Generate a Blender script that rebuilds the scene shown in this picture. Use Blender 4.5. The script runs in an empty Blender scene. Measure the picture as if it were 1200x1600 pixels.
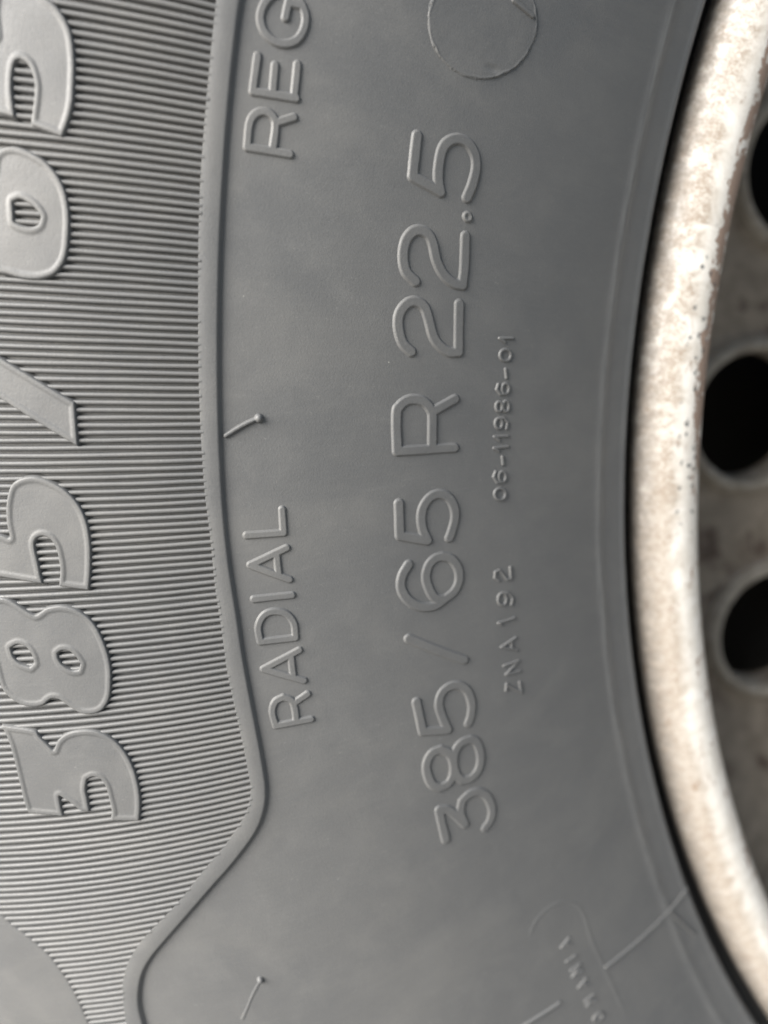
import bpy, math, random
import numpy as np
from mathutils import Matrix, Vector
random.seed(7); rng = np.random.default_rng(7)
S = bpy.context.scene
HUB = 0.53                       # height of the wheel centre above the ground (m)
# ------------------------------------------------------------------ camera
# wheel coordinates in mm: x right, y up, z outwards along the axle; world = (x, -z, y) / 1000 + hub
CAM_C = (-373.480, 0.0, 150.928)
CAM_R = ((0.988371, 0.0332811, 0.1483751), (-0.0019638, 0.9784674, -0.2063921), (-0.1520492, 0.2037006, 0.9671541))
def w2(p): return Vector((p[0] / 1000, -p[2] / 1000, p[1] / 1000 + HUB))
def d2(p): return Vector((p[0], -p[2], p[1]))
cam = bpy.data.cameras.new('camera'); camo = bpy.data.objects.new('camera', cam); S.collection.objects.link(camo)
m = Matrix([d2(a) for a in CAM_R]).transposed().to_4x4(); m.translation = w2(CAM_C); camo.matrix_world = m
cam.sensor_fit = 'HORIZONTAL'; cam.sensor_width = 36; cam.lens = 36 * 1189.218 / 1200
cam.clip_start = 0.005; cam.clip_end = 2000
cam.dof.use_dof = True; cam.dof.focus_distance = 0.126; cam.dof.aperture_fstop = 10.5; cam.dof.aperture_blades = 0
S.camera = camo
# ------------------------------------------------------------------ light
SUN_DIR = Vector((-0.82, -0.385, 0.42)).normalized()      # towards the sun: upper left, in front of the wheel
elev = math.asin(SUN_DIR.z); azim = math.atan2(SUN_DIR.x, SUN_DIR.y)
W = bpy.data.worlds.new('World'); S.world = W; W.use_nodes = True
nt = W.node_tree; bg = nt.nodes['Background']; sky = nt.nodes.new('ShaderNodeTexSky'); sky.sky_type = 'NISHITA'
sky.sun_disc = False; sky.sun_elevation = elev; sky.sun_rotation = azim; sky.air_density = 1.2; sky.dust_density = 3.0; sky.ozone_density = 1.0
nt.links.new(sky.outputs[0], bg.inputs[0]); bg.inputs[1].default_value = 0.05
sl = bpy.data.lights.new('sun', 'SUN'); sl.energy = 4.0; sl.angle = math.radians(50); sl.color = (1.0, 0.985, 0.965)
so = bpy.data.objects.new('sun', sl); S.collection.objects.link(so); so.location = (-2, -2, 4)
so.rotation_euler = SUN_DIR.to_track_quat('Z', 'Y').to_euler()
S.view_settings.view_transform = 'Standard'; S.view_settings.look = 'None'; S.view_settings.gamma = 1; S.view_settings.exposure = 1.52
S.view_settings.use_curve_mapping = False
# ------------------------------------------------------------------ moulded outlines, mm: (arc at radius 360, radius)
SIZE = [('5',[[(34.8,351.7),(28.58,351.63),(27.12,346.6),(28.98,347.21),(31.71,347.42),(34.05,347.08),(35.47,345.93),(36.06,344.29),(35.67,342.61),(34.2,341.27),(32.23,340.78),(29.52,341.06),(27.13,341.77)]]),('.',[[(24.11,341.25),(24.02,341.18)]]),('2',[[(12.19,349.52),(13.39,351.11),(14.98,351.82),(17.0,351.96),(18.83,351.58),(20.17,350.46),(20.48,349.09),(19.91,347.76),(18.48,346.89),(15.97,346.01),(13.88,344.56),(12.66,342.66),(12.47,340.92),(15.56,340.83),(20.82,341.2)]]),('2',[[(0.47,349.55),(1.84,351.09),(3.93,351.9),(5.89,352.08),(7.5,351.53),(8.65,350.34),(8.87,348.94),(8.08,347.59),(6.25,346.74),(3.45,345.75),(1.72,344.4),(0.67,342.54),(0.67,340.76),(4.42,340.94),(9.17,341.21)]]),('R',[[(-16.73,351.76),(-16.84,341.0)],[(-16.73,351.76),(-10.25,351.88),(-8.88,351.35),(-7.91,350.07),(-7.76,348.47),(-8.27,346.84),(-9.43,345.77),(-11.02,345.29),(-16.76,345.3)],[(-9.82,345.01),(-7.83,341.09)]]),('5',[[(-26.13,351.68),(-32.06,351.73),(-33.81,346.57),(-31.63,347.39),(-29.33,347.61),(-27.15,347.07),(-25.63,345.65),(-25.3,343.94),(-26.13,342.24),(-28.14,341.17),(-30.34,341.04),(-32.59,341.7),(-34.04,342.33)]]),('6',[[(-37.36,343.93),(-38.32,342.06),(-40.59,340.83),(-43.02,340.88),(-44.87,342.0),(-45.98,344.03),(-45.19,345.89),(-43.03,346.93),(-40.74,347.29),(-38.68,346.69),(-37.54,345.37),(-37.36,343.93)],[(-46.04,344.04),(-46.78,346.18),(-46.22,348.81),(-44.34,351.06),(-41.88,352.14),(-39.65,351.82),(-37.69,350.47)]]),('/',[[(-51.83,351.68),(-59.56,341.2)]]),('5',[[(-64.76,351.71),(-71.18,351.39),(-72.76,346.45),(-69.81,347.14),(-66.76,347.43),(-64.7,346.52),(-63.94,344.76),(-64.52,342.81),(-66.32,341.34),(-69.19,340.86),(-71.51,341.33),(-73.14,342.14)]]),('8',[[(-76.16,348.58),(-76.32,350.44),(-78.02,351.79),(-80.41,351.99),(-82.79,351.44),(-84.1,350.18),(-84.02,348.47),(-82.96,347.24),(-80.72,346.6),(-78.06,346.88),(-76.16,348.58)],[(-76.68,342.34),(-76.65,344.25),(-77.86,345.72),(-80.4,346.5),(-83.01,346.39),(-84.77,345.44),(-85.13,343.64),(-84.16,341.86),(-82.01,340.9),(-79.45,340.78),(-77.66,341.27),(-76.68,342.34)]]),('3',[[(-95.57,351.28),(-88.63,351.22)],[(-88.63,351.22),(-89.48,349.55),(-91.63,348.09),(-94.34,346.81)],[(-94.34,346.81),(-91.37,347.17),(-88.99,346.33),(-88.33,344.43),(-89.03,342.42),(-91.12,341.02),(-94.08,340.63),(-96.34,341.48),(-97.46,342.91)]])]
WORD = [('L',[[(-25.1,371.88),(-28.94,371.91),(-28.79,377.98)]]),('A',[[(-31.51,371.6),(-33.68,377.85),(-36.89,371.6)],[(-32.23,373.38),(-35.8,373.31)]]),('I',[[(-39.38,377.87),(-39.61,371.47)]]),('D',[[(-46.73,377.71),(-47.08,371.72)],[(-46.73,377.71),(-44.15,377.73),(-42.35,376.54),(-41.94,374.66),(-42.75,372.72),(-44.53,371.7),(-47.08,371.72)]]),('A',[[(-49.39,371.39),(-51.52,377.87),(-54.96,371.33)],[(-49.95,372.93),(-53.92,373.03)]]),('R',[[(-61.9,377.4),(-62.23,371.19)],[(-61.9,377.4),(-59.33,377.58),(-57.66,376.8),(-57.11,375.33),(-58.03,374.0),(-59.8,373.65),(-61.93,373.79)],[(-58.58,373.54),(-57.52,371.07)]]),('G',[[(48.48,375.85),(47.68,376.66),(46.4,377.35),(44.95,377.5),(43.48,376.78),(42.59,375.27),(42.55,373.63),(43.32,372.08),(44.79,371.22),(46.5,371.06),(47.81,371.66),(48.46,372.35),(48.84,372.87)],[(45.89,373.96),(47.92,373.79),(48.02,371.81)]]),('E',[[(35.55,377.49),(35.85,371.1)],[(40.19,377.3),(35.55,377.49)],[(39.5,374.66),(35.71,374.6)],[(40.3,371.45),(35.89,371.4)]]),('R',[[(28.15,377.65),(28.2,371.26)],[(28.15,377.65),(31.07,377.58),(32.42,377.07),(33.14,376.09),(33.19,374.91),(32.45,373.94),(31.09,373.71),(28.36,373.87)],[(32.07,373.66),(33.28,371.18)]])]
SER = [('1',[[(3.76,330.03),(3.61,332.71),(2.95,331.59)]]),('0',[[(0.51,330.11),(0.03,330.19),(-0.36,330.48),(-0.59,330.93),(-0.6,331.44),(-0.4,331.92),(-0.03,332.26),(0.44,332.41),(0.91,332.33),(1.3,332.04),(1.53,331.6),(1.55,331.09),(1.36,330.61),(0.99,330.26),(0.51,330.11)]]),('-',[[(-2.15,331.08),(-3.88,330.77)]]),('6',[[(-6.0,330.1),(-6.43,330.15),(-6.78,330.34),(-6.96,330.63),(-6.96,330.97),(-6.76,331.28),(-6.41,331.51),(-5.98,331.6),(-5.55,331.55),(-5.21,331.36),(-5.02,331.07),(-5.02,330.74),(-5.21,330.43),(-5.56,330.2),(-6.0,330.1)],[(-6.99,330.6),(-7.06,331.89),(-6.12,332.71),(-5.11,332.43)]]),('8',[[(-9.47,331.4),(-9.88,331.45),(-10.2,331.62),(-10.37,331.87),(-10.36,332.16),(-10.17,332.42),(-9.83,332.61),(-9.43,332.69),(-9.03,332.65),(-8.71,332.48),(-8.53,332.23),(-8.54,331.95),(-8.73,331.68),(-9.06,331.48),(-9.47,331.4)],[(-9.46,329.96),(-9.91,330.0),(-10.27,330.17),(-10.46,330.43),(-10.44,330.72),(-10.23,330.99),(-9.86,331.18),(-9.41,331.27),(-8.97,331.22),(-8.61,331.06),(-8.42,330.81),(-8.43,330.52),(-8.63,330.24),(-9.0,330.05),(-9.46,329.96)]]),('9',[[(-12.81,331.24),(-13.25,331.3),(-13.59,331.5),(-13.77,331.8),(-13.74,332.13),(-13.53,332.44),(-13.17,332.65),(-12.73,332.74),(-12.3,332.68),(-11.96,332.49),(-11.78,332.19),(-11.8,331.86),(-12.01,331.55),(-12.37,331.33),(-12.81,331.24)],[(-11.75,332.2),(-11.69,331.01),(-12.62,330.11),(-13.89,330.31)]]),('1',[[(-15.38,330.02),(-15.3,332.87),(-16.07,331.9)]]),('1',[[(-17.51,329.97),(-17.57,332.9),(-18.23,331.93)]]),('-',[[(-19.47,331.08),(-21.04,330.89)]]),('6',[[(-23.67,330.28),(-24.11,330.36),(-24.45,330.57),(-24.61,330.88),(-24.56,331.22),(-24.32,331.53),(-23.93,331.74),(-23.46,331.82),(-23.02,331.74),(-22.69,331.53),(-22.52,331.23),(-22.57,330.88),(-22.81,330.58),(-23.2,330.36),(-23.67,330.28)],[(-24.64,330.84),(-24.52,332.16),(-23.32,332.92),(-22.34,332.51)]]),('0',[[(-27.22,330.36),(-27.72,330.48),(-28.08,330.82),(-28.23,331.3),(-28.14,331.83),(-27.84,332.3),(-27.38,332.62),(-26.85,332.73),(-26.36,332.61),(-26.0,332.28),(-25.84,331.81),(-25.92,331.28),(-26.22,330.8),(-26.68,330.48),(-27.22,330.36)]]),('2',[[(-45.11,332.47),(-44.29,333.3),(-43.07,333.13),(-42.89,332.27),(-44.0,331.47),(-45.36,330.69),(-45.45,329.75),(-42.93,329.76)]]),('9',[[(-49.59,331.04),(-50.13,331.18),(-50.51,331.47),(-50.64,331.86),(-50.51,332.26),(-50.15,332.61),(-49.62,332.83),(-49.02,332.88),(-48.49,332.75),(-48.11,332.46),(-47.97,332.08),(-48.09,331.67),(-48.45,331.32),(-48.99,331.09),(-49.59,331.04)],[(-47.95,332.01),(-48.38,330.6),(-49.73,329.66),(-51.13,329.99)]]),('1',[[(-54.3,329.58),(-54.19,333.22),(-54.74,332.66)]]),('A',[[(-58.7,329.71),(-59.61,333.09),(-61.6,329.67)],[(-59.1,330.8),(-60.86,330.79)]]),('N',[[(-64.15,329.64),(-63.95,332.98)],[(-64.15,329.64),(-66.04,332.75)],[(-66.04,332.75),(-66.59,329.55)]]),('Z',[[(-68.16,332.83),(-69.57,333.2)],[(-68.24,332.99),(-71.58,329.8)],[(-69.08,329.93),(-71.58,329.8)]])]
CTRY = [('A',[[(-137.6,332.18),(-136.37,334.47),(-135.83,332.17)],[(-137.12,332.98),(-136.06,332.98)]]),('I',[[(-141.14,332.17),(-140.73,334.48)]]),('N',[[(-145.93,332.05),(-145.46,334.37)],[(-145.46,334.37),(-144.14,332.0)],[(-144.14,332.0),(-143.69,334.32)]]),('A',[[(-150.63,331.81),(-149.2,334.11),(-148.82,331.74)],[(-150.08,332.62),(-148.99,332.57)]]),('M',[[(-156.04,331.6),(-155.25,333.94)],[(-155.25,333.94),(-154.94,332.26)],[(-154.94,332.26),(-153.8,333.86)],[(-153.8,333.86),(-154.22,331.51)]]),('O',[[(-159.54,332.61),(-159.5,333.21),(-159.71,333.66),(-160.12,333.85),(-160.62,333.72),(-161.07,333.32),(-161.37,332.74),(-161.42,332.14),(-161.22,331.69),(-160.8,331.5),(-160.3,331.62),(-159.83,332.03),(-159.54,332.62)]]),('R',[[(-167.45,331.6),(-166.68,333.96)],[(-166.68,333.96),(-165.58,333.87),(-165.18,333.35),(-165.95,332.69),(-167.05,332.78)],[(-166.13,332.71),(-165.6,331.45)]])]
LINES = [('line',[[(-150.69,326.54),(-155.54,306.24),(-156.32,299.37)],[(-155.77,306.34),(-170.74,302.11)]]),('line',[[(-146.2,351.74),(-148.55,339.28)]])]
PAD = [(-129.59,340.89),(-127.58,339.65),(-125.74,337.54),(-125.14,334.21),(-126.47,330.69),(-129.73,327.97),(-134.05,327.04),(-141.65,327.3),(-150.62,326.89),(-160.6,326.66),(-172.46,326.67),(-173.63,330.39),(-163.07,339.04),(-147.64,339.07)]
BADGEL = [[(59.72,339.26),(58.86,335.41)],[(59.72,339.26),(61.3,340.08)]]
BADGE = [(58.54,334.3),(57.39,334.09),(56.18,334.07),(54.94,334.22),(53.69,334.55),(52.46,335.05),(51.27,335.71),(50.15,336.51),(49.13,337.44),(48.22,338.49),(47.44,339.61),(46.8,340.81),(46.31,342.04),(45.98,343.29),(45.81,344.53),(45.8,345.74),(45.95,346.91),(46.24,348.01),(46.68,349.03),(47.24,349.95),(47.92,350.76),(48.7,351.45),(49.58,352.0),(50.52,352.42),(51.53,352.69),(52.58,352.83),(53.65,352.81),(54.74,352.65),(55.83,352.35),(56.89,351.91),(57.93,351.34),(58.91,350.65),(59.83,349.84),(60.68,348.93),(61.44,347.94),(62.1,346.86),(62.65,345.73),(63.08,344.56),(63.38,343.36),(63.54,342.15),(63.56,340.95),(63.43,339.79),(63.15,338.69),(62.72,337.66),(62.14,336.72),(61.42,335.9),(60.57,335.21),(59.61,334.68)]
DENT = [(48.45,340.6)]
VENT = [(-12.92,380.27),(-10.41,374.97)]
VENT2 = [(-108.63,392.25),(-115.35,398.19)]
RIBSIDE = [(50.37,383.84),(45.12,383.83),(37.79,383.88),(30.51,383.98),(23.09,384.09),(15.71,384.09),(8.3,384.0),(0.91,384.02),(-6.44,384.08),(-13.88,384.09),(-21.36,384.07),(-28.74,383.82),(-36.17,383.91),(-43.52,383.77),(-50.78,383.89),(-58.19,383.64),(-65.64,383.53),(-70.72,383.68),(-71.89,383.82),(-73.91,384.49),(-76.06,385.67),(-77.37,386.79),(-78.82,388.3),(-81.14,390.85),(-83.27,393.74),(-85.83,397.03),(-89.72,401.98),(-94.53,409.36),(-97.92,413.3),(-100.88,415.69),(-104.53,417.52),(-110.68,419.34),(-117.67,420.74),(-127.64,421.67)]
OUTER = [(51.21,380.36),(46.39,380.69),(41.98,380.78),(30.25,380.91),(23.77,380.93),(13.11,381.03),(3.99,381.1),(-9.98,381.29),(-24.47,381.47),(-33.18,381.37),(-42.13,381.06),(-47.6,381.06),(-56.98,380.91),(-64.81,380.89),(-71.36,381.19),(-74.29,381.71),(-77.93,383.34),(-80.17,385.16),(-82.85,388.16),(-85.2,391.12),(-87.12,393.88),(-91.27,399.62),(-95.74,405.89),(-98.36,409.5),(-100.96,412.21),(-103.79,414.05),(-107.5,415.67),(-111.19,416.3),(-118.21,417.52),(-128.28,418.15)]
PLATE = [(-77.51,448.96),(-82.17,441.25),(-87.18,435.34),(-89.9,433.06),(-93.24,430.01),(-96.88,427.9),(-101.32,426.67),(-105.26,426.3),(-109.77,426.48),(-116.78,427.63),(-126.6,429.51)]
BIG = [('3',[[(-54.87,423.31),(-56.02,417.69),(-57.35,416.68),(-59.48,415.11),(-58.08,414.06),(-57.07,412.35),(-56.71,410.04),(-57.01,407.47),(-58.11,405.31),(-60.05,403.57),(-62.84,402.47),(-65.79,402.08),(-68.7,402.26),(-71.13,402.78),(-73.53,403.65),(-72.69,408.9),(-71.01,408.15),(-68.77,408.02),(-66.75,408.04),(-65.47,408.49),(-64.92,409.47),(-65.23,410.57),(-66.81,411.23),(-68.57,411.38),(-70.79,411.61),(-70.37,413.28),(-69.01,414.5),(-67.52,416.13),(-69.38,416.34),(-71.05,416.39),(-69.91,422.76),(-67.53,422.93),(-62.14,422.66),(-57.92,422.68)]]),('8',[[(-38.13,421.42),(-36.56,420.62),(-35.66,419.7),(-35.37,418.74),(-35.62,417.35),(-36.3,416.06),(-37.23,414.82),(-37.96,413.72),(-38.15,413.13),(-37.75,412.26),(-37.31,411.46),(-37.05,410.18),(-37.06,408.43),(-37.67,406.44),(-38.93,404.75),(-40.5,403.64),(-42.4,402.93),(-44.64,402.47),(-46.7,402.33),(-48.92,402.59),(-51.8,403.36),(-53.44,404.44),(-54.36,405.73),(-54.61,407.6),(-54.18,409.32),(-53.0,410.87),(-51.86,412.07),(-51.58,413.1),(-51.9,413.91),(-52.51,414.98),(-52.65,416.69),(-52.27,418.65),(-51.17,420.24),(-49.76,421.38),(-48.24,421.73),(-46.24,421.79),(-43.77,421.92),(-40.52,421.88)],[(-43.29,418.26),(-42.85,417.1),(-43.23,415.91),(-44.39,415.26),(-45.56,415.13),(-46.06,415.83),(-45.49,417.16),(-44.58,418.05)],[(-44.54,410.61),(-44.19,409.82),(-44.41,408.8),(-45.19,408.06),(-46.25,407.53),(-47.09,407.96),(-47.01,408.98),(-46.25,410.08),(-45.34,410.6)]]),('5',[[(-22.75,415.37),(-20.8,414.81),(-19.31,414.0),(-18.43,412.52),(-18.08,410.61),(-18.32,408.96),(-18.94,407.37),(-20.04,405.5),(-21.6,404.02),(-23.33,403.06),(-25.53,402.51),(-28.06,402.43),(-30.44,402.69),(-32.83,403.13),(-35.3,403.78),(-34.38,408.79),(-31.77,408.17),(-29.87,408.16),(-28.45,408.36),(-27.33,409.04),(-26.96,410.01),(-27.28,410.92),(-28.19,411.33),(-30.07,411.21),(-31.97,411.1),(-33.96,410.93),(-32.6,418.18),(-31.98,421.65),(-31.32,423.87),(-19.28,421.08),(-19.29,419.16),(-25.72,419.54),(-26.15,416.98),(-26.73,415.47),(-24.56,415.58)]]),('/',[[(0.64,418.55),(-7.9,402.63),(-14.41,402.72),(-4.95,419.11)]]),('6',[[(24.19,411.81),(24.37,410.43),(24.12,408.89),(23.61,407.36),(22.84,405.82),(21.42,404.28),(19.81,403.2),(18.01,402.66),(16.03,402.43),(14.01,402.52),(12.39,402.69),(11.01,403.03),(9.89,403.6),(8.74,404.73),(8.12,406.16),(7.83,407.91),(7.94,409.96),(8.27,411.53),(8.53,413.12),(9.68,415.46),(12.34,417.58),(15.65,418.72),(19.48,418.6),(21.97,417.28),(21.89,414.77),(21.26,413.71),(22.61,413.52),(23.6,412.92)],[(17.4,410.58),(17.73,409.67),(17.41,408.59),(16.73,407.52),(15.98,406.9),(15.17,407.2),(14.77,408.17),(14.87,409.41),(15.22,410.47)]]),('5',[[(42.23,407.1),(41.37,405.42),(40.43,404.32),(39.21,403.35),(37.82,402.73),(36.01,402.32),(34.16,402.14),(32.28,402.11),(30.37,402.18),(28.68,402.48),(27.09,403.03),(25.72,403.6),(26.72,408.17),(27.46,408.31),(30.38,407.96),(31.87,408.01),(33.3,408.52),(33.97,409.15),(34.2,409.91),(33.83,410.5),(32.58,410.76),(30.72,410.77),(28.89,410.5),(27.39,410.24),(28.24,416.63),(38.54,417.67),(43.82,417.65),(43.98,416.15),(36.98,415.32),(36.78,413.64),(39.49,414.08),(41.9,413.77),(43.22,412.51),(43.83,410.47),(43.25,408.51)]])]
A0 = 360.0
# ------------------------------------------------------------------ materials
class N:
    def __init__(self, name):
        self.m = bpy.data.materials.new(name); self.m.use_nodes = True; self.t = self.m.node_tree; self.b = self.t.nodes['Principled BSDF']
    def n(self, typ, **kw):
        x = self.t.nodes.new(typ)
        for k, v in kw.items(): setattr(x, k, v)
        return x
    def l(self, a, b): self.t.links.new(a, b)
    def val(self, sock, v):
        if isinstance(v, bpy.types.NodeSocket): self.l(v, sock)
        else: sock.default_value = v
    def math(self, op, a, b=None, clamp=False):
        x = self.n('ShaderNodeMath', operation=op); x.use_clamp = clamp; self.val(x.inputs[0], a)
        if b is not None: self.val(x.inputs[1], b)
        return x.outputs[0]
    def mix(self, f, a, b):
        x = self.n('ShaderNodeMix', data_type='RGBA'); self.val(x.inputs[0], f)
        for i, v in ((6, a), (7, b)):
            if isinstance(v, tuple): x.inputs[i].default_value = v + (1,)
            else: self.l(v, x.inputs[i])
        return x.outputs[2]
    def noise(self, vec, scale, detail=4, rough=.55, dist=0):
        x = self.n('ShaderNodeTexNoise'); self.l(vec, x.inputs['Vector']); x.inputs['Scale'].default_value = scale
        x.inputs['Detail'].default_value = detail; x.inputs['Roughness'].default_value = rough; x.inputs['Distortion'].default_value = dist
        return x.outputs['Fac']
    def ramp(self, f, lo, hi, a=0., b=1.):
        x = self.n('ShaderNodeMapRange'); x.interpolation_type = 'SMOOTHSTEP'; self.val(x.inputs[0], f)
        for i, v in ((1, lo), (2, hi), (3, a), (4, b)): x.inputs[i].default_value = v
        return x.outputs[0]
    def polar(self):          # (arc mm, radius mm, depth mm) about the axle
        c = self.n('ShaderNodeTexCoord'); s = self.n('ShaderNodeSeparateXYZ'); self.l(c.outputs['Object'], s.inputs[0])
        x, y, z = s.outputs
        r = self.math('MULTIPLY', self.math('SQRT', self.math('ADD', self.math('MULTIPLY', x, x), self.math('MULTIPLY', z, z))), 1000)
        a = self.math('MULTIPLY', self.math('ARCTAN2', z, self.math('MULTIPLY', x, -1)), A0)
        d = self.math('MULTIPLY', y, -1000)
        return a, r, d
    def vec(self, a, b, c=0.):
        x = self.n('ShaderNodeCombineXYZ')
        for i, v in enumerate((a, b, c)): self.val(x.inputs[i], v)
        return x.outputs[0]
    def bump(self, h, strength, dist):
        x = self.n('ShaderNodeBump'); x.inputs['Strength'].default_value = strength; x.inputs['Distance'].default_value = dist; self.l(h, x.inputs['Height'])
        self.l(x.outputs[0], self.b.inputs['Normal'])
def rubber():
    k = N('weathered_rubber'); a, r, d = k.polar(); v = k.vec(a, r, d)
    big = k.noise(v, .022, 4, .55, .6)
    mid = k.noise(v, .11, 5, .6, .3)
    scuff = k.noise(k.vec(k.math('MULTIPLY', a, 2.2), k.math('MULTIPLY', r, .16)), .8, 4, .65)      # fine lines that run in and out
    ring = k.noise(k.vec(k.math('MULTIPLY', a, .02), k.math('MULTIPLY', r, 1.1)), .8, 3, .6)        # fine lines that run round
    grain = k.noise(v, 2.6, 3, .6)
    col = k.mix(k.ramp(big, .36, .66), (.108, .110, .111), (.122, .123, .122))
    col = k.mix(k.math('MULTIPLY', k.ramp(mid, .42, .72), .40), col, (.148, .148, .144))
    col = k.mix(k.math('MULTIPLY', k.ramp(scuff, .5, .78), .16), col, (.18, .18, .177))
    col = k.mix(k.math('MULTIPLY', k.ramp(ring, .55, .8), .08), col, (.15, .15, .15))
    vo = k.n('ShaderNodeTexVoronoi'); k.l(v, vo.inputs['Vector']); vo.inputs['Scale'].default_value = .10
    sz = k.noise(v, .2, 1)
    sp = k.ramp(vo.outputs['Distance'], .007, .016, 1, 0)
    pick = k.n('ShaderNodeSeparateColor'); k.l(vo.outputs['Color'], pick.inputs[0])
    sp = k.math('MULTIPLY', sp, k.ramp(pick.outputs[0], .70, .72))
    col = k.mix(k.math('MULTIPLY', sp, .8), col, (.42, .41, .38))
    g2 = k.noise(v, 5.0, 2, .7)
    col = k.mix(k.math('MULTIPLY', k.ramp(g2, .3, .75), .34), col, (.075, .077, .08))
    fleck = k.noise(k.vec(k.math('MULTIPLY', a, 1.6), k.math('MULTIPLY', r, .8), d), 1.3, 3, .7, 1.2)
    col = k.mix(k.math('MULTIPLY', k.ramp(fleck, .63, .76), .38), col, (.24, .24, .232))
    rub = k.math('MULTIPLY', k.math('MULTIPLY', k.ramp(r, 304.6, 306.6), k.ramp(r, 306.8, 308.4, 1, 0)), k.ramp(k.noise(k.vec(k.math('MULTIPLY', a, .12), k.math('MULTIPLY', r, 1.6)), .7, 4, .7), .38, .62))
    rub = k.math('ADD', rub, k.math('MULTIPLY', k.math('MULTIPLY', k.ramp(r, 298.6, 299.0), k.ramp(r, 299.4, 299.9, 1, 0)), k.ramp(mid, .40, .60)))
    col = k.mix(k.math('MULTIPLY', rub, .45), col, (.24, .24, .232))          # rubbed pale on the bead ring and the edge
    haze = k.noise(k.vec(k.math('MULTIPLY', a, .9), k.math('MULTIPLY', r, .35), d), .06, 5, .65, .8)
    col = k.mix(k.math('MULTIPLY', k.ramp(haze, .45, .72), .30), col, (.158, .156, .149))
    k.l(col, k.b.inputs['Base Color'])
    k.l(k.math('ADD', k.ramp(mid, .3, .7, 0.48, .58), k.ramp(grain, .3, .7, -.03, .05)), k.b.inputs['Roughness'])
    k.b.inputs['Specular IOR Level'].default_value = .5
    h = k.math('ADD', k.math('MULTIPLY', grain, .5), k.math('ADD', k.math('MULTIPLY', scuff, .25), k.math('MULTIPLY', mid, 1.0)))
    k.bump(k.math('ADD', h, k.math('MULTIPLY', g2, .35)), .45, .00014)
    return k.m
def lip_paint():
    k = N('stained_cream_paint'); a, r, d = k.polar(); v = k.vec(a, r, d)
    n1 = k.noise(v, .16, 6, .68, .8); n2 = k.noise(v, .55, 5, .7, .5); n3 = k.noise(k.vec(k.math('MULTIPLY', a, 1.0), k.math('MULTIPLY', r, .35), d), .5, 4, .6)
    fine = k.noise(v, 1.7, 4, .7)
    low = k.noise(v, .045, 3, .5)
    base = k.mix(k.ramp(n1, .35, .7), (.67, .65, .61), (.54, .51, .46))
    # road film on the outer half of the lip: sandy, thinning out towards the crown
    side = k.math('ADD', k.ramp(r, 284.2, 292.0), k.math('MULTIPLY', k.math('SUBTRACT', n1, .5), .9))
    side = k.math('ADD', side, k.math('MULTIPLY', k.math('SUBTRACT', low, .5), .9))
    sand = k.math('ADD', k.math('MULTIPLY', n2, .45), k.math('MULTIPLY', fine, .55))
    up = k.ramp(a, -60, 5)                                              # the upper stretch is scoured: film only in its pits
    even = k.ramp(sand, .34, .66, .45, 1); pits = k.ramp(k.math('ADD', k.math('MULTIPLY', sand, .7), k.math('MULTIPLY', n1, .3)), .40, .60, .08, 1)
    film = k.math('MULTIPLY', k.ramp(side, .15, .75), k.math('ADD', k.math('MULTIPLY', up, pits), k.math('MULTIPLY', k.math('SUBTRACT', 1, up), even)))
    col = k.mix(k.math('MULTIPLY', film, .88), base, (.265, .21, .16))
    blot = k.math('MULTIPLY', k.ramp(k.noise(k.vec(k.math('MULTIPLY', a, .5), r, d), .25, 5, .7, .6), .56, .70), k.ramp(r, 282.0, 286.0))
    col = k.mix(k.math('MULTIPLY', blot, .75), col, (.23, .155, .105))
    dark = k.math('MULTIPLY', k.ramp(r, 290.0, 294.6), k.ramp(n3, .3, .6, .5, 1))
    col = k.mix(k.math('MULTIPLY', dark, .8), col, (.15, .135, .12))
    # paint flaked to brown primer along the inner edge, mostly on the upper stretch
    rw = k.math('ADD', r, k.math('MULTIPLY', k.math('SUBTRACT', n1, .5), 10.0))
    edge = k.math('MULTIPLY', k.ramp(k.math('ADD', r, k.math('MULTIPLY', n2, 1.6)), 280.9, 281.5), k.ramp(rw, 283.9, 284.3, 1, 0))
    fl = k.math('ADD', k.noise(k.vec(k.math('MULTIPLY', a, .45), r, d), .30, 6, .7, .4), k.math('MULTIPLY', k.ramp(a, -55, 10), .18))
    fl = k.math('MULTIPLY', edge, k.ramp(fl, .585, .605))
    col = k.mix(k.math('MULTIPLY', fl, .92), col, k.mix(n2, (.20, .125, .09), (.30, .21, .155)))
    # a few dark chips where stones hit, on the crown of the upper stretch
    vo = k.n('ShaderNodeTexVoronoi'); k.l(k.vec(k.math('ADD', a, k.math('MULTIPLY', fine, 3.2)), k.math('ADD', k.math('MULTIPLY', r, 1.3), k.math('MULTIPLY', n2, 3.0)), 0.), vo.inputs['Vector']); vo.inputs['Scale'].default_value = .30
    vo.voronoi_dimensions = '2D'
    pick = k.n('ShaderNodeSeparateColor'); k.l(vo.outputs['Color'], pick.inputs[0])
    ch = k.math('MULTIPLY', k.ramp(k.math('ADD', vo.outputs['Distance'], k.math('MULTIPLY', fine, .55)), .40, .45, 1, 0), k.ramp(pick.outputs[0], .30, .33))
    zone = k.math('MULTIPLY', k.math('MULTIPLY', k.ramp(r, 282.0, 283.0), k.ramp(r, 287.0, 288.5, 1, 0)), k.math('MULTIPLY', k.ramp(a, -52, -38), k.ramp(a, 22, 40, 1, 0)))
    ch = k.math('MULTIPLY', ch, zone)
    col = k.mix(k.math('MULTIPLY', ch, .9), col, (.05, .055, .06))
    k.l(col, k.b.inputs['Base Color'])
    k.l(k.math('ADD', .28, k.math('MULTIPLY', k.math('ADD', film, fl), .35)), k.b.inputs['Roughness'])
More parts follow.
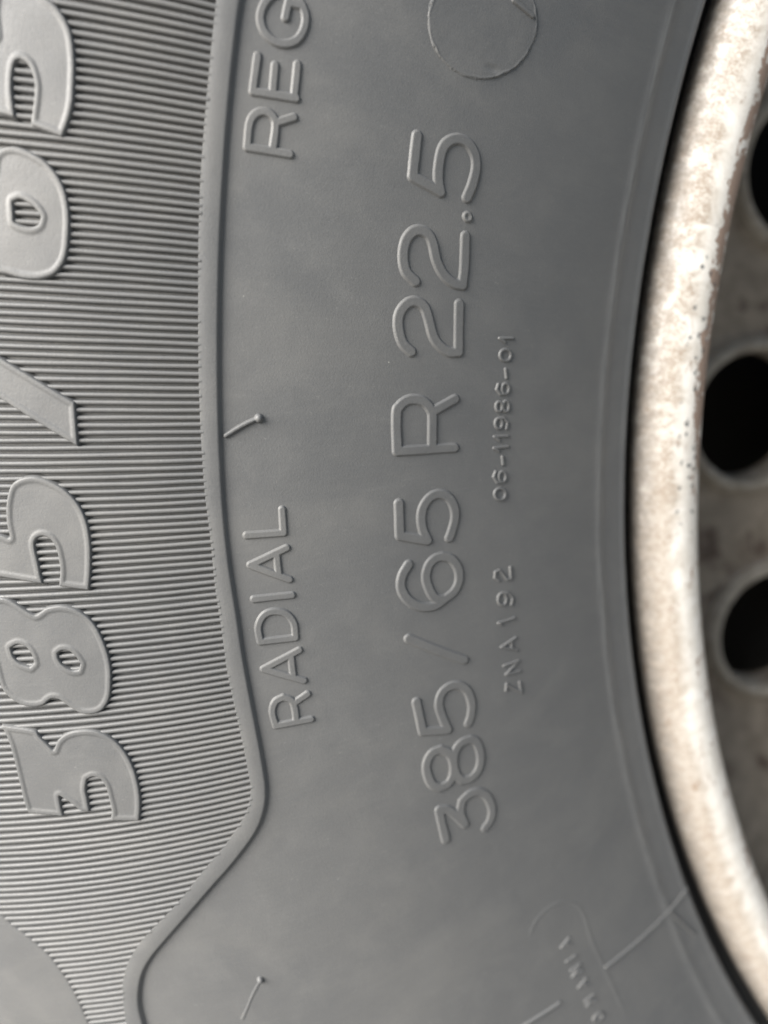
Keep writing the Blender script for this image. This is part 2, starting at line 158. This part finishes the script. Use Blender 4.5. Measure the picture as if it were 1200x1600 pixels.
    h = k.math('SUBTRACT', k.math('ADD', k.math('MULTIPLY', n2, .5), k.math('MULTIPLY', fine, .35)), k.math('ADD', k.math('MULTIPLY', ch, .8), k.math('MULTIPLY', fl, .5)))
    k.bump(h, .38, .0002)
    return k.m
def disc_paint(name='rusty_grey_steel', lo=(.150, .122, .092), hi=(.235, .198, .155)):
    k = N(name); c = k.n('ShaderNodeTexCoord'); v = c.outputs['Object']
    n1 = k.noise(v, 38, 6, .65, .6); n2 = k.noise(v, 140, 5, .7, .4)
    col = k.mix(k.ramp(n2, .3, .7), lo, hi)
    rust = k.math('MULTIPLY', k.ramp(n1, .50, .62), k.ramp(n2, .38, .55))
    col = k.mix(rust, col, (.055, .033, .022))
    k.l(col, k.b.inputs['Base Color']); k.b.inputs['Roughness'].default_value = .6
    k.bump(n2, .4, .0006)
    return k.m
def plain(name, col, rough):
    k = N(name); c = k.n('ShaderNodeTexCoord'); f = k.noise(c.outputs['Object'], 30, 4)
    k.l(k.mix(f, tuple(.8 * x for x in col), tuple(1.2 * x for x in col)), k.b.inputs['Base Color']); k.b.inputs['Roughness'].default_value = rough
    return k.m
M_RUB = rubber(); M_LIP = lip_paint(); M_DISC = disc_paint(); M_EDGE = disc_paint('lit_edge_paint', (.20, .175, .14), (.33, .30, .255)); M_DARK = plain('light_block_black', (.02, .019, .018), .8)
# ------------------------------------------------------------------ mesh helpers
def mesh_obj(name, verts, faces, mat, parent=None, smooth=True):
    me = bpy.data.meshes.new(name); me.from_pydata([tuple(map(float, v)) for v in verts], [], faces); me.update()
    if smooth: me.polygons.foreach_set('use_smooth', [True] * len(me.polygons))
    me.materials.append(mat)
    o = bpy.data.objects.new(name, me); S.collection.objects.link(o)
    if parent: o.parent = parent
    o.location = (0, 0, 0)
    return o
def empty(name, label, cat):
    e = bpy.data.objects.new(name, None); S.collection.objects.link(e); e.location = (0, 0, HUB); e.empty_display_size = .05
    e['label'] = label; e['category'] = cat
    return e
def zp(r):                                   # axial height of the sidewall over the rim edge, mm
    x = r - 299.0; return .62 * x - .0036 * x * x
def surf(s, r, h):                           # arc, radius, height over the sidewall -> hub-relative metres
    s, r, h = np.broadcast_arrays(np.asarray(s, float), np.asarray(r, float), np.asarray(h, float))
    ph = s / A0; dz = .62 - .0072 * (r - 299.0); q = 1 / np.sqrt(1 + dz * dz)
    rr = r - dz * q * h; z = zp(r) + q * h
    return np.stack([-rr * np.cos(ph), -z, rr * np.sin(ph)], -1) / 1000
def smooth_poly(pts, closed=False, corner=48, n=6):
    """Catmull-Rom through the points, keeping the sharp corners."""
    P = np.array(pts, float)
    L = len(P)
    def ang(i):
        a = P[i] - P[(i - 1) % L]; b = P[(i + 1) % L] - P[i]
        na, nb = np.linalg.norm(a), np.linalg.norm(b)
        return 180 if na < 1e-6 or nb < 1e-6 else math.degrees(math.acos(max(-1, min(1, float(a @ b) / na / nb))))
    sharp = [(not closed and i in (0, L - 1)) or ang(i) > corner for i in range(L)]
    out = []
    for i in range(L if closed else L - 1):
        p1, p2 = P[i], P[(i + 1) % L]
        p0 = P[(i - 1) % L] if not sharp[i] else 2 * p1 - p2
        p3 = P[(i + 2) % L] if not sharp[(i + 1) % L] else 2 * p2 - p1
        if sharp[i] and sharp[(i + 1) % L]: out.append(p1); continue
        for j in range(n):
            t = j / n
            out.append(.5 * (2 * p1 + (p2 - p0) * t + (2 * p0 - 5 * p1 + 4 * p2 - p3) * t * t + (3 * p1 - p0 - 3 * p2 + p3) * t ** 3))
    if not closed: out.append(P[-1])
    return np.array(out)
def segdist(X, Y, poly, closed=False):
    a = poly if closed else poly[:-1]; b = np.roll(poly, -1, 0) if closed else poly[1:]
    D = np.full(X.shape, 1e9)
    for p, q in zip(a, b):
        d = q - p; L2 = d @ d + 1e-12
        t = np.clip(((X - p[0]) * d[0] + (Y - p[1]) * d[1]) / L2, 0, 1)
        D = np.minimum(D, (X - p[0] - t * d[0]) ** 2 + (Y - p[1] - t * d[1]) ** 2)
    return np.sqrt(D)
def inside(X, Y, poly):
    I = np.zeros(X.shape, bool); q = np.roll(poly, -1, 0)
    for (x1, y1), (x2, y2) in zip(poly, q):
        if y1 == y2: continue
        c = ((y1 > Y) != (y2 > Y)) & (X < (x2 - x1) * (Y - y1) / (y2 - y1) + x1); I ^= c
    return I
def sstep(a, b, x):
    t = np.clip((x - a) / (b - a), 0, 1); return t * t * (3 - 2 * t)
def relief(name, box, step, hfun, parent, cut=-.04):
    s0, s1, r0, r1 = box
    ss = np.arange(s0, s1 + step, step); rs = np.arange(r0, r1 + step, step)
    X, Y = np.meshgrid(ss, rs, indexing='ij'); H = hfun(X, Y)
    V = surf(X, Y, H).reshape(-1, 3); ny = len(rs)
    ok = H > cut
    keep = ok[:-1, :-1] | ok[1:, :-1] | ok[:-1, 1:] | ok[1:, 1:]
    i, j = np.nonzero(keep); a = i * ny + j
    F = np.stack([a, a + 1, a + ny + 1, a + ny], 1)
    u, inv = np.unique(F, return_inverse=True)
    return mesh_obj(name, V[u], [tuple(map(int, f)) for f in inv.reshape(F.shape)], M_RUB, parent)
def box_of(polys, pad):
    P = np.concatenate(polys); return P[:, 0].min() - pad, P[:, 0].max() + pad, P[:, 1].min() - pad, P[:, 1].max() + pad
def stroke_char(name, strokes, half, bev, height, step, parent, label=None, worn=0.):
    L = [smooth_poly(s) for s in strokes]
    ph = rng.uniform(0, 6, 4)
    def h(X, Y):
        D = np.full(X.shape, 1e9)
        for s in L: D = np.minimum(D, segdist(X, Y, s))
        D = D + .02 * half * np.sin(X * 1.1 + ph[0]) * np.sin(Y * .9 + ph[1])
        hh = height * (1 - .07 * np.sin(X * .5 + ph[2]) * np.sin(Y * .6 + ph[3]))
        core = 1 - sstep(half - bev, half + .25 * bev, D)
        if name == 'point_mark': core = core * (1 - .55 * np.exp(-(D / (.33 * half)) ** 2))
        return (hh + .04) * core - .04
    o = relief(name, box_of(L, half + .6 * bev + 2 * step), step, h, parent, cut=-.035)
    if label: o['label'] = label
    return o
def revolve(prof, phis, close):
    """prof: list of (r, z) mm; phis: angles, 0 = left of the hub."""
    prof = np.array(prof, float); n = len(prof); V = []
    for ph in phis:
        V.append(np.stack([-prof[:, 0] * math.cos(ph), -prof[:, 1], prof[:, 0] * math.sin(ph)], -1) / 1000)
    V = np.concatenate(V); k = len(phis); F = []
    for i in range(k if close else k - 1):
        a = i * n; b = ((i + 1) % k) * n
        for j in range(n - 1): F.append((a + j, a + j + 1, b + j + 1, b + j))
    return V, F
# ------------------------------------------------------------------ ground under the wheel
def ground():
    k = N('worn_concrete'); c = k.n('ShaderNodeTexCoord'); v = c.outputs['Object']
    f = k.noise(v, 1.2, 6); g = k.noise(v, 60, 5, .7)
    k.l(k.mix(g, k.mix(f, (.17, .165, .155), (.24, .235, .22)), (.21, .205, .195)), k.b.inputs['Base Color']); k.b.inputs['Roughness'].default_value = .85
    k.bump(g, .5, .003)
    V = [(-400, -400, 0), (400, -400, 0), (400, 400, 0), (-400, 400, 0)]
    o = mesh_obj('ground', V, [(0, 1, 2, 3)], k.m, smooth=False); o['kind'] = 'structure'
ground()
# ------------------------------------------------------------------ tyre
tyre = empty('truck_tyre', 'dusty black truck tyre with raised 385/65 R 22.5 lettering around the pale rim', 'tyre')
phis = list(np.radians(np.concatenate([np.arange(-36, 22, .5), np.arange(22, 324, 2.0)])))
prof = [(285.6, -34), (287.6, -20), (291.5, -15), (296.0, -12.5), (297.9, -9), (298.5, -4), (298.75, -1.2), (299.0, -.1)]
for r in np.concatenate([np.arange(299.5, 312, .45), np.arange(312, 452, 2.0)]):
    b = .26 * math.exp(-((r - 306.4) / 1.2) ** 2) - .22 * sstep(299.0, 305.8, r) * (1 - sstep(305.6, 307.4, r)) + .25 * math.exp(-((r - 299.9) / .5) ** 2)
    p = surf(0, r, b) * 1000; prof.append((-p[0], -p[1]))
zend = prof[-1][1]
prof += [(462, 6.5), (478, 0), (494, -7), (508, -13), (518, -17), (526, -20), (531, -24), (533, -30)]
for g in (-80, -140, -200, -260):                                        # tread with four grooves
    prof += [(534.5, g + 8), (524, g + 5), (524, g - 5), (534.5, g - 8)]
prof += [(533, -315), (526, -322), (508, -334), (478, -352), (440, -366), (400, -371), (360, -366), (320, -352), (299, -344), (290, -336), (285.6, -310)]
V, F = revolve(prof, phis, True)
carcass = mesh_obj('sidewall', V, F, M_RUB, tyre)
# raised border band that edges the ribbed panel
def run_on(P, lift):                                        # carry an edge on round the tyre past the picture
    (s0, r0), (s1, r1) = P[0], P[-1]; out = [(90.0, r0), (70.0, r0)] if s0 > 0 else []
    return out + list(P) + [(s1 - 8, r1 + lift * .7), (s1 - 20, r1 + lift), (s1 - 50, r1 + lift), (-226.0, r1 + lift)]
RIBSIDE = run_on(RIBSIDE, -.8); OUTER = run_on(OUTER, -.8); PLATE = run_on(PLATE, .8)
rs_s = smooth_poly(RIBSIDE); ou_s = smooth_poly(OUTER)
def resample(P, n):
    d = np.concatenate([[0], np.cumsum(np.hypot(*np.diff(P, axis=0).T))]); t = np.linspace(0, d[-1], n)
    return np.stack([np.interp(t, d, P[:, 0]), np.interp(t, d, P[:, 1])], -1)
PH = .84                                                    # height of the panel's band, ribs and plate
def strip(name, A, B, section):
    """section: (share of the width or None, extra mm past B, height); a repeated point is a hard edge."""
    n = len(A); D = B - A; L = np.linalg.norm(D, axis=1)[:, None]; U = D / L; V = []
    for f, e, h in section: V.append(surf(*(A + D * f + U * e).T, h))
    V = np.stack(V, 1).reshape(-1, 3); k = len(section); F = []
    for a in range(n - 1):
        for q in range(k - 1):
            if section[q][:2] == section[q + 1][:2] and section[q][2] == section[q + 1][2]: continue
            F.append((a * k + q, (a + 1) * k + q, (a + 1) * k + q + 1, a * k + q + 1))
    return mesh_obj(name, V, F, M_RUB, tyre)
# match the two edges of the band point by point along the arc
nb = 800; ra = resample(rs_s, nb); ob = resample(ou_s, 3000)
mt = []
j0 = 0
for p, q in zip(ra, np.gradient(ra, axis=0)):
    q = q / np.linalg.norm(q); w = ob[j0:j0 + 90] - p
    j0 = j0 + int(np.argmin(np.abs(w @ q) + .05 * np.linalg.norm(w, axis=1))); mt.append(ob[j0])
mt = np.array(mt); ker = np.ones(9) / 9
mt = np.stack([np.convolve(np.pad(mt[:, c], 4, 'edge'), ker, 'valid') for c in (0, 1)], -1)
panel = strip('ribbed_panel', ra, mt, [(0, 0, -.12), (0, 0, PH - .05), (0, 0, PH - .05), (0, .18, PH), (.5, 0, PH + .02), (1, -.35, PH), (1, -.12, PH - .04), (1, .05, PH - .16), (1, .34, .12), (1, .5, .0), (1, .75, -.07)])
# smooth raised plate at the outer lower corner of the panel
pl_s = smooth_poly(PLATE)
plate_poly = np.concatenate([pl_s, np.array([(-226, 452), (-78, 452)])])
def plate_h(X, Y):
    I = inside(X, Y, plate_poly); d = segdist(X, Y, pl_s)
    return np.where(I, PH - .10 * (1 - sstep(0, .4, d)), PH - .10 - 1.0 * sstep(0, .25, d))
relief('panel_plate', (-226, -75, 424, 452), .35, plate_h, tyre, cut=-.1)
# ribs: one moulded bar each
def rib_end(s): return float(np.interp(s, rs_s[::-1, 0], rs_s[::-1, 1]))
def rib_top(s): return float(np.interp(s, pl_s[::-1, 0], pl_s[::-1, 1], right=449.0)) if s < pl_s[0, 0] else 449.0
PITCH = .00294
prf = [(-.36, -.25), (-.34, .10), (-.31, .52), (-.23, .82), (0, .88), (.23, .82), (.31, .52), (.34, .10), (.36, -.25)]
for i in range(-37, 254):
    ph = .1261 - PITCH * (i + .5); s = ph * A0
    r0 = rib_end(s) - .35; r1 = rib_top(s) + .25
    if r1 - r0 < 1.5: continue
    nr = max(4, int((r1 - r0) / 3.5)); rr = np.linspace(r0, r1, nr)
    w = rng.uniform(.96, 1.04); hh = rng.uniform(.95, 1.03)
    wv = hh * (1 + .035 * np.sin(rr * rng.uniform(.2, .7) + rng.uniform(0, 6))); dv = .03 * np.sin(rr * rng.uniform(.1, .4) + rng.uniform(0, 6))
    VV = [surf(s + A0 * PITCH * (q * w + dv), rr, h * wv) for q, h in prf]
    V = np.stack(VV, 1).reshape(-1, 3); n = len(prf); F = []
    for a in range(nr - 1):
        for b in range(n - 1): F.append((a * n + b, (a + 1) * n + b, (a + 1) * n + b + 1, a * n + b + 1))
    mesh_obj('rib', V, F, M_RUB, panel)
# large outlined size figures on the ribs
for name, polys in BIG:
    L = [smooth_poly(p, True, 50) for p in polys]
    def h(X, Y):
        I = np.zeros(X.shape, bool); D = np.full(X.shape, 1e9)
        for p in L: I ^= inside(X, Y, p); D = np.minimum(D, segdist(X, Y, p, True))
        d = np.where(I, D, -D)
        up = sstep(-.18, .30, d)                                   # wall and shoulder
        face = .16 * sstep(.75, 1.2, d)                           # sunken face inside the raised outline
        return -.1 + 1.28 * up - face + .02 * np.sin(X * .8) * np.sin(Y * .7)
    o = relief('outlined_figure', box_of(L, .5), .17, h, tyre, cut=-.09); o['label'] = 'large outlined raised figure ' + ('slash' if name == '/' else name)
# stroke lettering
for name, st in SIZE: stroke_char('point_mark' if name == '.' else 'raised_figure', st, 1.03, .42, .32, .13, tyre, 'raised point' if name == '.' else 'raised slash' if name == '/' else 'raised figure ' + name)
for name, st in WORD: stroke_char('raised_letter', st, .71, .32, .33, .11, tyre, 'raised letter ' + name)
for name, st in SER: stroke_char('serial_character', st, .36, .22, .30, .09, tyre)
for name, st in CTRY: stroke_char('stamp_letter', st, .36, .22, .34, .11, tyre)
for name, st in LINES: stroke_char('mould_line', st, .30, .18, .48, .10, tyre)
# rounded stamp pad, worn round badge with its dent, vent nubs
pad = smooth_poly(PAD[:11])
def pad_h(X, Y):
    d = segdist(X, Y, pad); e = np.hypot(X - pad[-1, 0], Y - pad[-1, 1]); e2 = np.hypot(X - pad[0, 0], Y - pad[0, 1])
    return .11 * np.exp(-(d / .5) ** 2) * sstep(.3, 12, e) * sstep(.1, 3, e2) - .03
relief('stamp_pad', box_of([pad], 1.6), .25, pad_h, tyre, cut=-.025)
bad = smooth_poly(BADGE, True); dc = DENT[0]
def bad_h(X, Y):
    D = segdist(X, Y, bad, True) + .07 * np.sin(X * 2.3) + .05 * np.sin(Y * 3.1 + X)
    d = np.where(inside(X, Y, bad), D, -D)
    dent = np.exp(-(((X - dc[0]) / .5) ** 2 + ((Y - dc[1]) / 1.2) ** 2))
    return -.11 + .19 * sstep(-.15, .15, d) + .12 * np.exp(-((d - .12) / .16) ** 2) * (.6 + .4 * np.sin(X * .7 + Y * .5)) - .03 * sstep(.5, 4, d) - .15 * dent * sstep(.3, 1.0, d) + .06 + .006 * np.sin(X * 1.7 + 1.4 * np.sin(Y * 1.1)) * np.sin(Y * 1.3 + .8 * np.sin(X * .6))
relief('round_badge', box_of([bad], .8), .16, bad_h, tyre, cut=-.02)
stroke_char('raised_letter', BADGEL, .55, .3, .45, .13, tyre)
def vent(pts, hw, ball, hgt):
    (x0, y0), (x1, y1) = pts
    mx, my = (x0 + x1) / 2, (y0 + y1) / 2; p = smooth_poly([(x0, y0), (mx + .22, my - .12), (x1, y1)])
    def h(X, Y):
        D = segdist(X, Y, p) + .05 * np.sin(X * 3 + Y * 2); q = np.hypot(X - x1, Y - y1)
        rod = hgt * np.sqrt(np.clip(1 - (D / hw) ** 2, 0, 1))
        b = ball * 1.2 * np.sqrt(np.clip(1 - (q / ball) ** 2, 0, 1))
        m = np.maximum(rod, b); return np.where(m > 0, m, -.1)
    relief('vent_nub', box_of([p], ball + .4), .08, h, tyre, cut=-.05)
vent(VENT, .40, .74, .55); vent([VENT2[1], VENT2[0]], .3, .62, .10)
# ------------------------------------------------------------------ steel wheel
wheel = empty('steel_wheel', 'pale rust-stained steel wheel with round hand holes inside the tyre', 'wheel')
phw = list(np.radians(np.concatenate([np.arange(-45, 30, .5), np.arange(30, 315, 2.5)])))
def arc(cx, cz, rx, rz, a0, a1, n): return [(cx + rx * math.cos(math.radians(t)), cz + rz * math.sin(math.radians(t))) for t in np.linspace(a0, a1, n)]
lip = [(287, -16), (292, -12.5), (294.2, -9)] + arc(287.3, -5.2, 7.5, 6.2, -10, 172, 26) + [(279.7, -6.5), (279.5, -11), (279.0, -16)]
V, F = revolve(lip, phw, True); F = [tuple(reversed(f)) for f in F]
V = V * (1 + .00035 * np.sin(np.arange(len(V)) * .37) [:, None] * 0)
mesh_obj('rim_lip', V, F, M_LIP, wheel)
barrel = [(279.0, -16), (277, -26), (273, -38), (270.5, -55), (270, -78), (268, -110), (262, -180), (268, -260), (284, -300), (292, -318)]
V, F = revolve(barrel, phw, True); mesh_obj('rim_barrel', V, F, M_DISC, wheel)
# disc with hand holes: one sector per hole
NH = 18; RH = 218.5; HR = 20.6; ZD = -78.0; PH0 = math.radians(-4.2)
def disc_z(r): return ZD + .0016 * max(0, r - 225) ** 2 * 2.2 - .0009 * max(0, 215 - r) ** 2
V = []; F = []; half = math.pi / NH; ns = 48; rin, rout = 150.0, 269.4
corners = [math.atan2(R_ * math.sin(s_ * half), R_ * math.cos(s_ * half) - RH) % (2 * math.pi) for R_ in (rin, rout) for s_ in (-1, 1)]
angs = [2 * math.pi * (j + .5) / ns for j in range(ns)]
for c_ in corners: angs[min(range(ns), key=lambda j: abs(angs[j] - c_))] = c_
for kk in range(NH):
    c = PH0 + kk * 2 * half
    rings = []
    for lev in range(9):
        ring = []
        for j in range(ns):
            t = angs[j]; dx, dy = math.cos(t), math.sin(t)
            # far end: the border of the sector, walked out from the hole centre
            lo, hi = 0., 200.
            for _ in range(40):
                mid = (lo + hi) / 2; px, py = RH + mid * dx, mid * dy
                r_, a_ = math.hypot(px, py), math.atan2(py, px)
                if px > 0 and rin < r_ < rout and abs(a_) < half: lo = mid
                else: hi = mid
            if lev < 4: rad = HR + (0, .2, 2.2, 5.2)[lev]; dzz = (-9., 1.6, 3.2, 0.)[lev]
            else: rad = HR + 5.2 + (lo - HR - 5.2) * (lev - 3) / 5; dzz = 0.
            rad = min(rad, lo)
            px, py = RH + rad * dx, rad * dy; r_, a_ = math.hypot(px, py), math.atan2(py, px) + c
            V.append((-r_ * math.cos(a_) / 1000, -(disc_z(r_) + dzz) / 1000, r_ * math.sin(a_) / 1000)); ring.append(len(V) - 1)
        rings.append(ring)
    for a, b in zip(rings, rings[1:]):
        for j in range(ns): F.append((a[j], a[(j + 1) % ns], b[(j + 1) % ns], b[j]))
disc = mesh_obj('wheel_disc', V, F, M_DISC, wheel)
# rolled edge of each hand hole, its paler colour painting in the light caught there
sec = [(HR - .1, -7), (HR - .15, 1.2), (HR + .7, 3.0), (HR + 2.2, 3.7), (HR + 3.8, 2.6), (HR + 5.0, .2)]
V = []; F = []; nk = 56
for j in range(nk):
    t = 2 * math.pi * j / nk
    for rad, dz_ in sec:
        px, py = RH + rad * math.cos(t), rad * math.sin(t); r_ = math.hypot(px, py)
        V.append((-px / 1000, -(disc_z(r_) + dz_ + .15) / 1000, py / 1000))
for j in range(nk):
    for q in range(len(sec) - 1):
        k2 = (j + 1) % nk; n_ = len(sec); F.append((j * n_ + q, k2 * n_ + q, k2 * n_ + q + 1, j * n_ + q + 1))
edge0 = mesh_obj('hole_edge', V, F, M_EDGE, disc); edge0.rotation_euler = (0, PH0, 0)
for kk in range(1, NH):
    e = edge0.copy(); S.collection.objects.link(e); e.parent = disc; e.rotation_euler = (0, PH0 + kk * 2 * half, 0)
hub = [(151, disc_z(150)), (146, -80), (140, -92), (90, -94), (88, -60), (70, -56), (0.01, -54)]
V, F = revolve(hub, list(np.radians(np.arange(0, 360, 5))), True); mesh_obj('hub_face', V, F, M_DISC, wheel)
light_block = [(0.01, -170), (205, -170), (210, -175), (210, -300), (291, -302)]  # unseen near-black closure added to block light coming through the hand holes
V, F = revolve(light_block, list(np.radians(np.arange(0, 360, 5))), True); mesh_obj('added_light_block', V, F, M_DARK, wheel)
